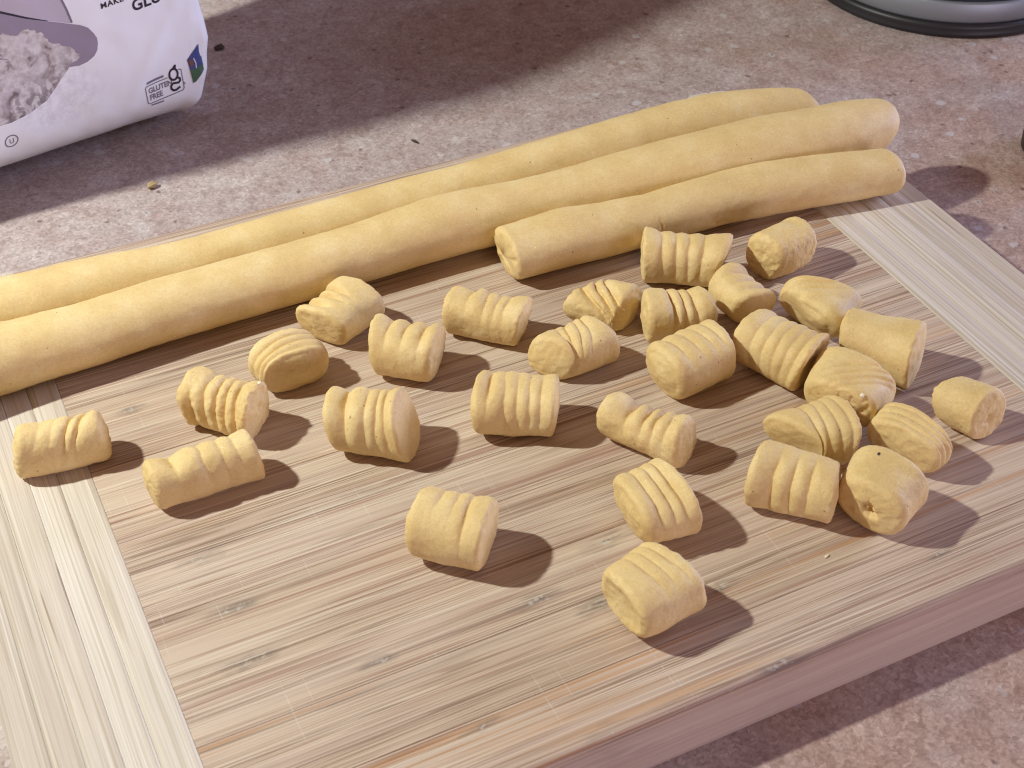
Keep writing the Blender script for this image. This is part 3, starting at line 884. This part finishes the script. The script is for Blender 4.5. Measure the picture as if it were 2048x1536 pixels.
patch('printed_panel', [(-105, 72), (-92, 76), (-69.6, 68.5), (-61.1, 63.5), (-46.1, 56.2), (-46.9, 61.7), (-48.2, 66.5), (-51, 76), (-58, 88), (-75, 96), (-95, 92)], M_PANEL, 0.15)
ribbon('printed_outline', [(-45.6, 56.3), (-46.6, 61.7), (-47.9, 66.5), (-50.8, 76), (-58, 88), (-75, 96)], 0.75, M_INK2, 0.32)
patch('printed_scoop', [(-104, 80), (-90, 77), (-69.6, 68.3), (-61.1, 63.3), (-46.1, 56.0), (-42.9, 54.6), (-40.4, 52.8), (-38.7, 50.1), (-37.8, 48), (-37.9, 46.0), (-38.6, 43.8), (-40.2, 42.1), (-43, 40.8), (-46.1, 40.4), (-50.0, 41.2), (-62, 44), (-80, 50), (-104, 60)], M_PAN, 0.25)
ribbon('printed_outline', [(-90, 77.3), (-69.6, 68.6), (-61.1, 63.6), (-54, 60.0)], [0.9, 0.8, 0.6, 0.2], M_INK, 0.35)
fl = [(-104, 70), (-90, 66), (-78, 64.5), (-71.4, 61.6), (-67, 59.6), (-65.3, 58.6), (-63.5, 60.0), (-61, 59.6), (-58.6, 57.4), (-57.0, 57.4), (-55.3, 53.0), (-53.5, 51.2), (-51.4, 51.0), (-50.4, 49.0), (-48.6, 48.6), (-47.0, 47.5), (-46.7, 45.5), (-45.4, 44.3), (-46.4, 42.6), (-49.0, 42.4), (-50.6, 40.4), (-53.5, 38.0), (-56.3, 35.5), (-60.3, 32.4), (-67.9, 30.3), (-74.9, 29.9), (-84, 31), (-96, 37), (-104, 46)]
fc = np.array([-74.0, 46.0])
fd = np.array([np.array(a) + (np.array(b) - np.array(a)) * k / 12 for a, b in zip(fl, fl[1:] + fl[:1]) for k in range(12)]) - fc
fa, fr = np.arctan2(fd[:, 1], fd[:, 0]), np.hypot(fd[:, 0], fd[:, 1])
od = np.argsort(fa)
ga = np.linspace(-math.pi, math.pi, 420, endpoint=False)
gr_ = np.interp(ga, fa[od], fr[od], period=2 * math.pi) + 0.55 * fbm(np.stack([np.cos(ga) * 16, np.sin(ga) * 16, 0 * ga], -1), 3) * (np.sin(ga) > -0.1)
flr = [(fc[0] + q * math.cos(g), fc[1] + q * math.sin(g)) for g, q in zip(ga, gr_)]
patch('printed_flour', flr, M_FLOUR, 0.38, rings=14, sub=1)
text('print_make', 'MAKE', -34.3, 57.5, 1.9, M_INK, bold=0.03, sx=1.15, space=1.15)
text('print_gluten', 'GLUTEN', -22.6, 52.5, 4.0, M_INK, bold=0.03, sx=1.05, space=1.05)
text('print_gluten_free', 'GLUTEN', -22.1, 20.0, 2.0, M_INK2, bold=0.035, sx=0.92)
text('print_gluten_free', 'FREE', -22.0, 17.3, 2.0, M_INK2, bold=0.035, sx=0.92)
# rounded frame of the certification mark, with the line of small print above and below
ribbon('print_frame', [(-13.6, 23.2), (-22.7, 23.1), (-23.2, 22.7), (-23.0, 16.6), (-22.6, 16.1), (-8.2, 16.2), (-7.5, 16.8), (-7.5, 24.4), (-8.7, 24.8)], 0.38, M_INK2, 0.3)
ribbon('print_small_line', [(-22.4, 24.3), (-15.0, 24.5)], 0.9, M_INK2, 0.3)
ribbon('print_small_line', [(-21.8, 15.2), (-16.6, 15.0)], 0.6, M_INK2, 0.3)
# the mark itself: an oval bowl with a leaf ear, and an S-shaped tail
ribbon('print_mark', [(-10.9 + 1.75 * math.cos(g), 23.6 + 2.1 * math.sin(g)) for g in np.linspace(0, 2 * math.pi, 25)[:-1]], 0.85, M_INK, 0.34, closed=True, sub=2)
patch('print_mark', [(-11.8, 25.4), (-9.9, 27.1), (-9.2, 26.9), (-9.6, 25.0)], M_INK, 0.36, rings=3)
ribbon('print_mark', [(-9.6, 22.0), (-8.6, 21.2), (-8.6, 20.3), (-9.4, 19.8), (-11.6, 20.3), (-12.6, 19.6), (-12.7, 18.4), (-12.0, 17.5), (-10.8, 17.3), (-9.0, 18.0)], 0.85, M_INK, 0.33, sub=4)
ribbon('print_mark', [(-7.2 + 0.35 * math.cos(g), 18.6 + 0.35 * math.sin(g)) for g in np.linspace(0, 2 * math.pi, 13)[:-1]], 0.35, M_INK2, 0.33, closed=True, sub=1)
# circled U
ribbon('print_circle', [(-76.2 + 2.35 * math.cos(g), 23.1 + 2.2 * math.sin(g)) for g in np.linspace(0, 2 * math.pi, 33)[:-1]], 0.42, M_INK2, 0.3, closed=True, sub=1)
text('print_circle_letter', 'U', -77.05, 22.15, 1.9, M_INK2, bold=0.01, sx=0.95)
# small blue and green square mark wrapped on the corner
patch('print_corner_mark', [(-4.3, 26.9), (0.9, 30.6), (2.0, 30.9), (2.1, 23.2), (-0.6, 22.4), (-3.9, 22.6)], M_BLUE, 0.5, rings=8, sub=14)
patch('print_corner_mark', [(-3.9, 22.7), (-0.6, 22.6), (2.1, 23.3), (2.1, 20.6), (-2.2, 17.4), (-3.5, 17.2)], M_GREEN, 0.6, rings=8, sub=14)
patch('print_corner_mark', [(-3.9, 26.2), (-2.3, 26.8), (-1.9, 24.4), (-3.2, 23.4)], M_RUST, 0.8, rings=3)
ribbon('print_corner_mark', [(-1.6, 26.6), (-1.0, 24.4), (-1.2, 22.6)], 0.45, M_DUST, 0.9)

# ------------------------------------------------------------------ steel canister, top right
def lathe(name, prof, mat, parent, nf=128):
    V, F = [], []
    n = len(prof)
    for j in range(nf):
        g = 2 * math.pi * j / nf
        for r, z in prof: V.append((r * math.cos(g), r * math.sin(g), z))
    for j in range(nf):
        b = (j + 1) % nf
        for i in range(n - 1): F.append((j * n + i, b * n + i, b * n + i + 1, j * n + i + 1))
    return mesh_obj(name, np.array(V), F, mat, parent)
def mmp(L): return [(r * MM, z * MM) for r, z in L]
can = empty('steel_canister', (0.2945, 0.1855, 0))
tag(can, 'round grey steel canister with a black rubber foot ring, at the top right', 'canister')
tst = NT('brushed_steel')
cst = tst.coords((2, 2, 900))
tst.bump(tst.noise(cst, 1, 2), 0.05, 0.0003)
M_STEEL = tst.set(Base_Color=(0.30, 0.32, 0.35), Metallic=0.7, Roughness=0.5)
M_RUB = plain('black_rubber', (0.018, 0.015, 0.018), 0.45)
M_SEAM = plain('dark_seam', (0.03, 0.03, 0.05), 0.5)
lathe('foot_ring', mmp([(0, 0.2), (58.8, 0.2), (60.0, 1.0), (60.2, 2.4), (59.6, 3.2), (60.1, 4.2), (59.8, 5.6), (58.6, 6.2), (0, 6.2)]), M_RUB, can)
lathe('body_wall', mmp([(0, 6.2), (58.2, 6.25), (58.8, 7.2), (58.8, 14.6), (58.2, 15.4), (0, 15.4)]), M_STEEL, can)
lathe('seam', mmp([(0, 15.4), (57.4, 15.45), (57.4, 17.6), (0, 17.6)]), M_SEAM, can)
lathe('upper_wall', mmp([(0, 17.6), (58.0, 17.65), (58.5, 18.4), (58.5, 70), (57.5, 71.5), (0, 71.5)]), M_STEEL, can)

# small dark lid that just enters the frame at the right
cap_ = empty('jar_lid', (0.242, 0.0486, 0))
tag(cap_, 'dark brown round jar lid barely entering at the right edge of the picture', 'jar lid')
M_CAP = plain('dark_brown_plastic', (0.022, 0.010, 0.008), 0.4)
lathe('lid_wall', mmp([(0, 0.2), (13.6, 0.2), (14.6, 1.4), (14.8, 6), (14.5, 10.5), (13.4, 11.8), (12.6, 12.0)]), M_CAP, cap_, 64)
lathe('lid_top', mmp([(12.6, 12.0), (11.0, 11.7), (0, 11.9)]), M_CAP, cap_, 64)

# ------------------------------------------------------------------ crumbs
def crumb(name, x, y, z, sx, sy, sz, rot, mat, label, group=None, seed=0):
    bm = bmesh.new()
    bmesh.ops.create_icosphere(bm, subdivisions=3, radius=1.0)
    for v in bm.verts:
        n_ = float(fbm(np.array(v.co[:]) * 1.7 + seed * 3.7, 2))
        v.co = Vector((v.co.x * sx, v.co.y * sy, v.co.z * sz)) * (1 + 0.28 * n_) * MM
    zmin = min(v.co.z for v in bm.verts)
    for v in bm.verts: v.co.z -= zmin
    o = bm_obj(name, bm, mat, None, True)
    o.location = (x * MM, y * MM, z)
    o.rotation_euler = (0, 0, rot)
    return tag(o, label, 'crumb', group)
M_SPECK = plain('dark_crumb', (0.05, 0.028, 0.02), 0.7)
M_CRUMB = plain('dry_crumb', (0.42, 0.30, 0.15), 0.7)
M_FLAKE = plain('pale_crumb', (0.86, 0.76, 0.55), 0.7)
crumb('crumb', -64.5, 170.5, 0.0001, 2.1, 1.3, 1.1, 0.3, M_CRUMB, 'single tan crumb on the counter between the bag and the board', seed=1)
crumb('crumb', 31.0, 158.0, 0.0001, 0.5, 1.7, 0.4, 0.5, M_SPECK, 'thin dark sliver on the counter behind the ropes', seed=2)
crumb('crumb', -12.5, 258.0, 0.0001, 2.2, 1.7, 0.9, 0.2, M_SPECK, 'dark brown flake on the counter beside the flour bag', seed=3)

def on_top(x, y):
    dg = bpy.context.evaluated_depsgraph_get()
    hit, loc, *_ = S.ray_cast(dg, Vector((x * MM, y * MM, 0.2)), Vector((0, 0, -1)))
    return loc.z if hit else T
for args in [(56.1, -80.7, 0.55, 0.35, 0.18, 0.6, M_SPECK, 'tiny black speck on top of the smooth gnocchi piece', 4),
             (80.0, 33.0, 0.9, 0.6, 0.5, 0.1, M_FLAKE, 'pale torn flake of dough on the front of the short rope', 5),
             (67.6, -58.8, 0.7, 0.5, 0.6, 0.4, M_FLAKE, 'white crumb at the right end of the pointed gnocchi piece', 6),
             (-73.7, 13.9, 0.6, 0.45, 0.4, 0.9, M_FLAKE, 'pale crumb stuck in a torn ridge of the crumbly gnocchi piece', 7),
             (35.4, -92.0, 0.7, 0.3, 0.25, 0.3, M_FLAKE, 'small pale flake lying on bare bamboo near the front edge', 8)]:
    x, y, sx, sy, sz, rot, m, lab, sd = args
    crumb('crumb', x, y, on_top(x, y) - 0.00005, sx, sy, sz, rot, m, lab, seed=sd)
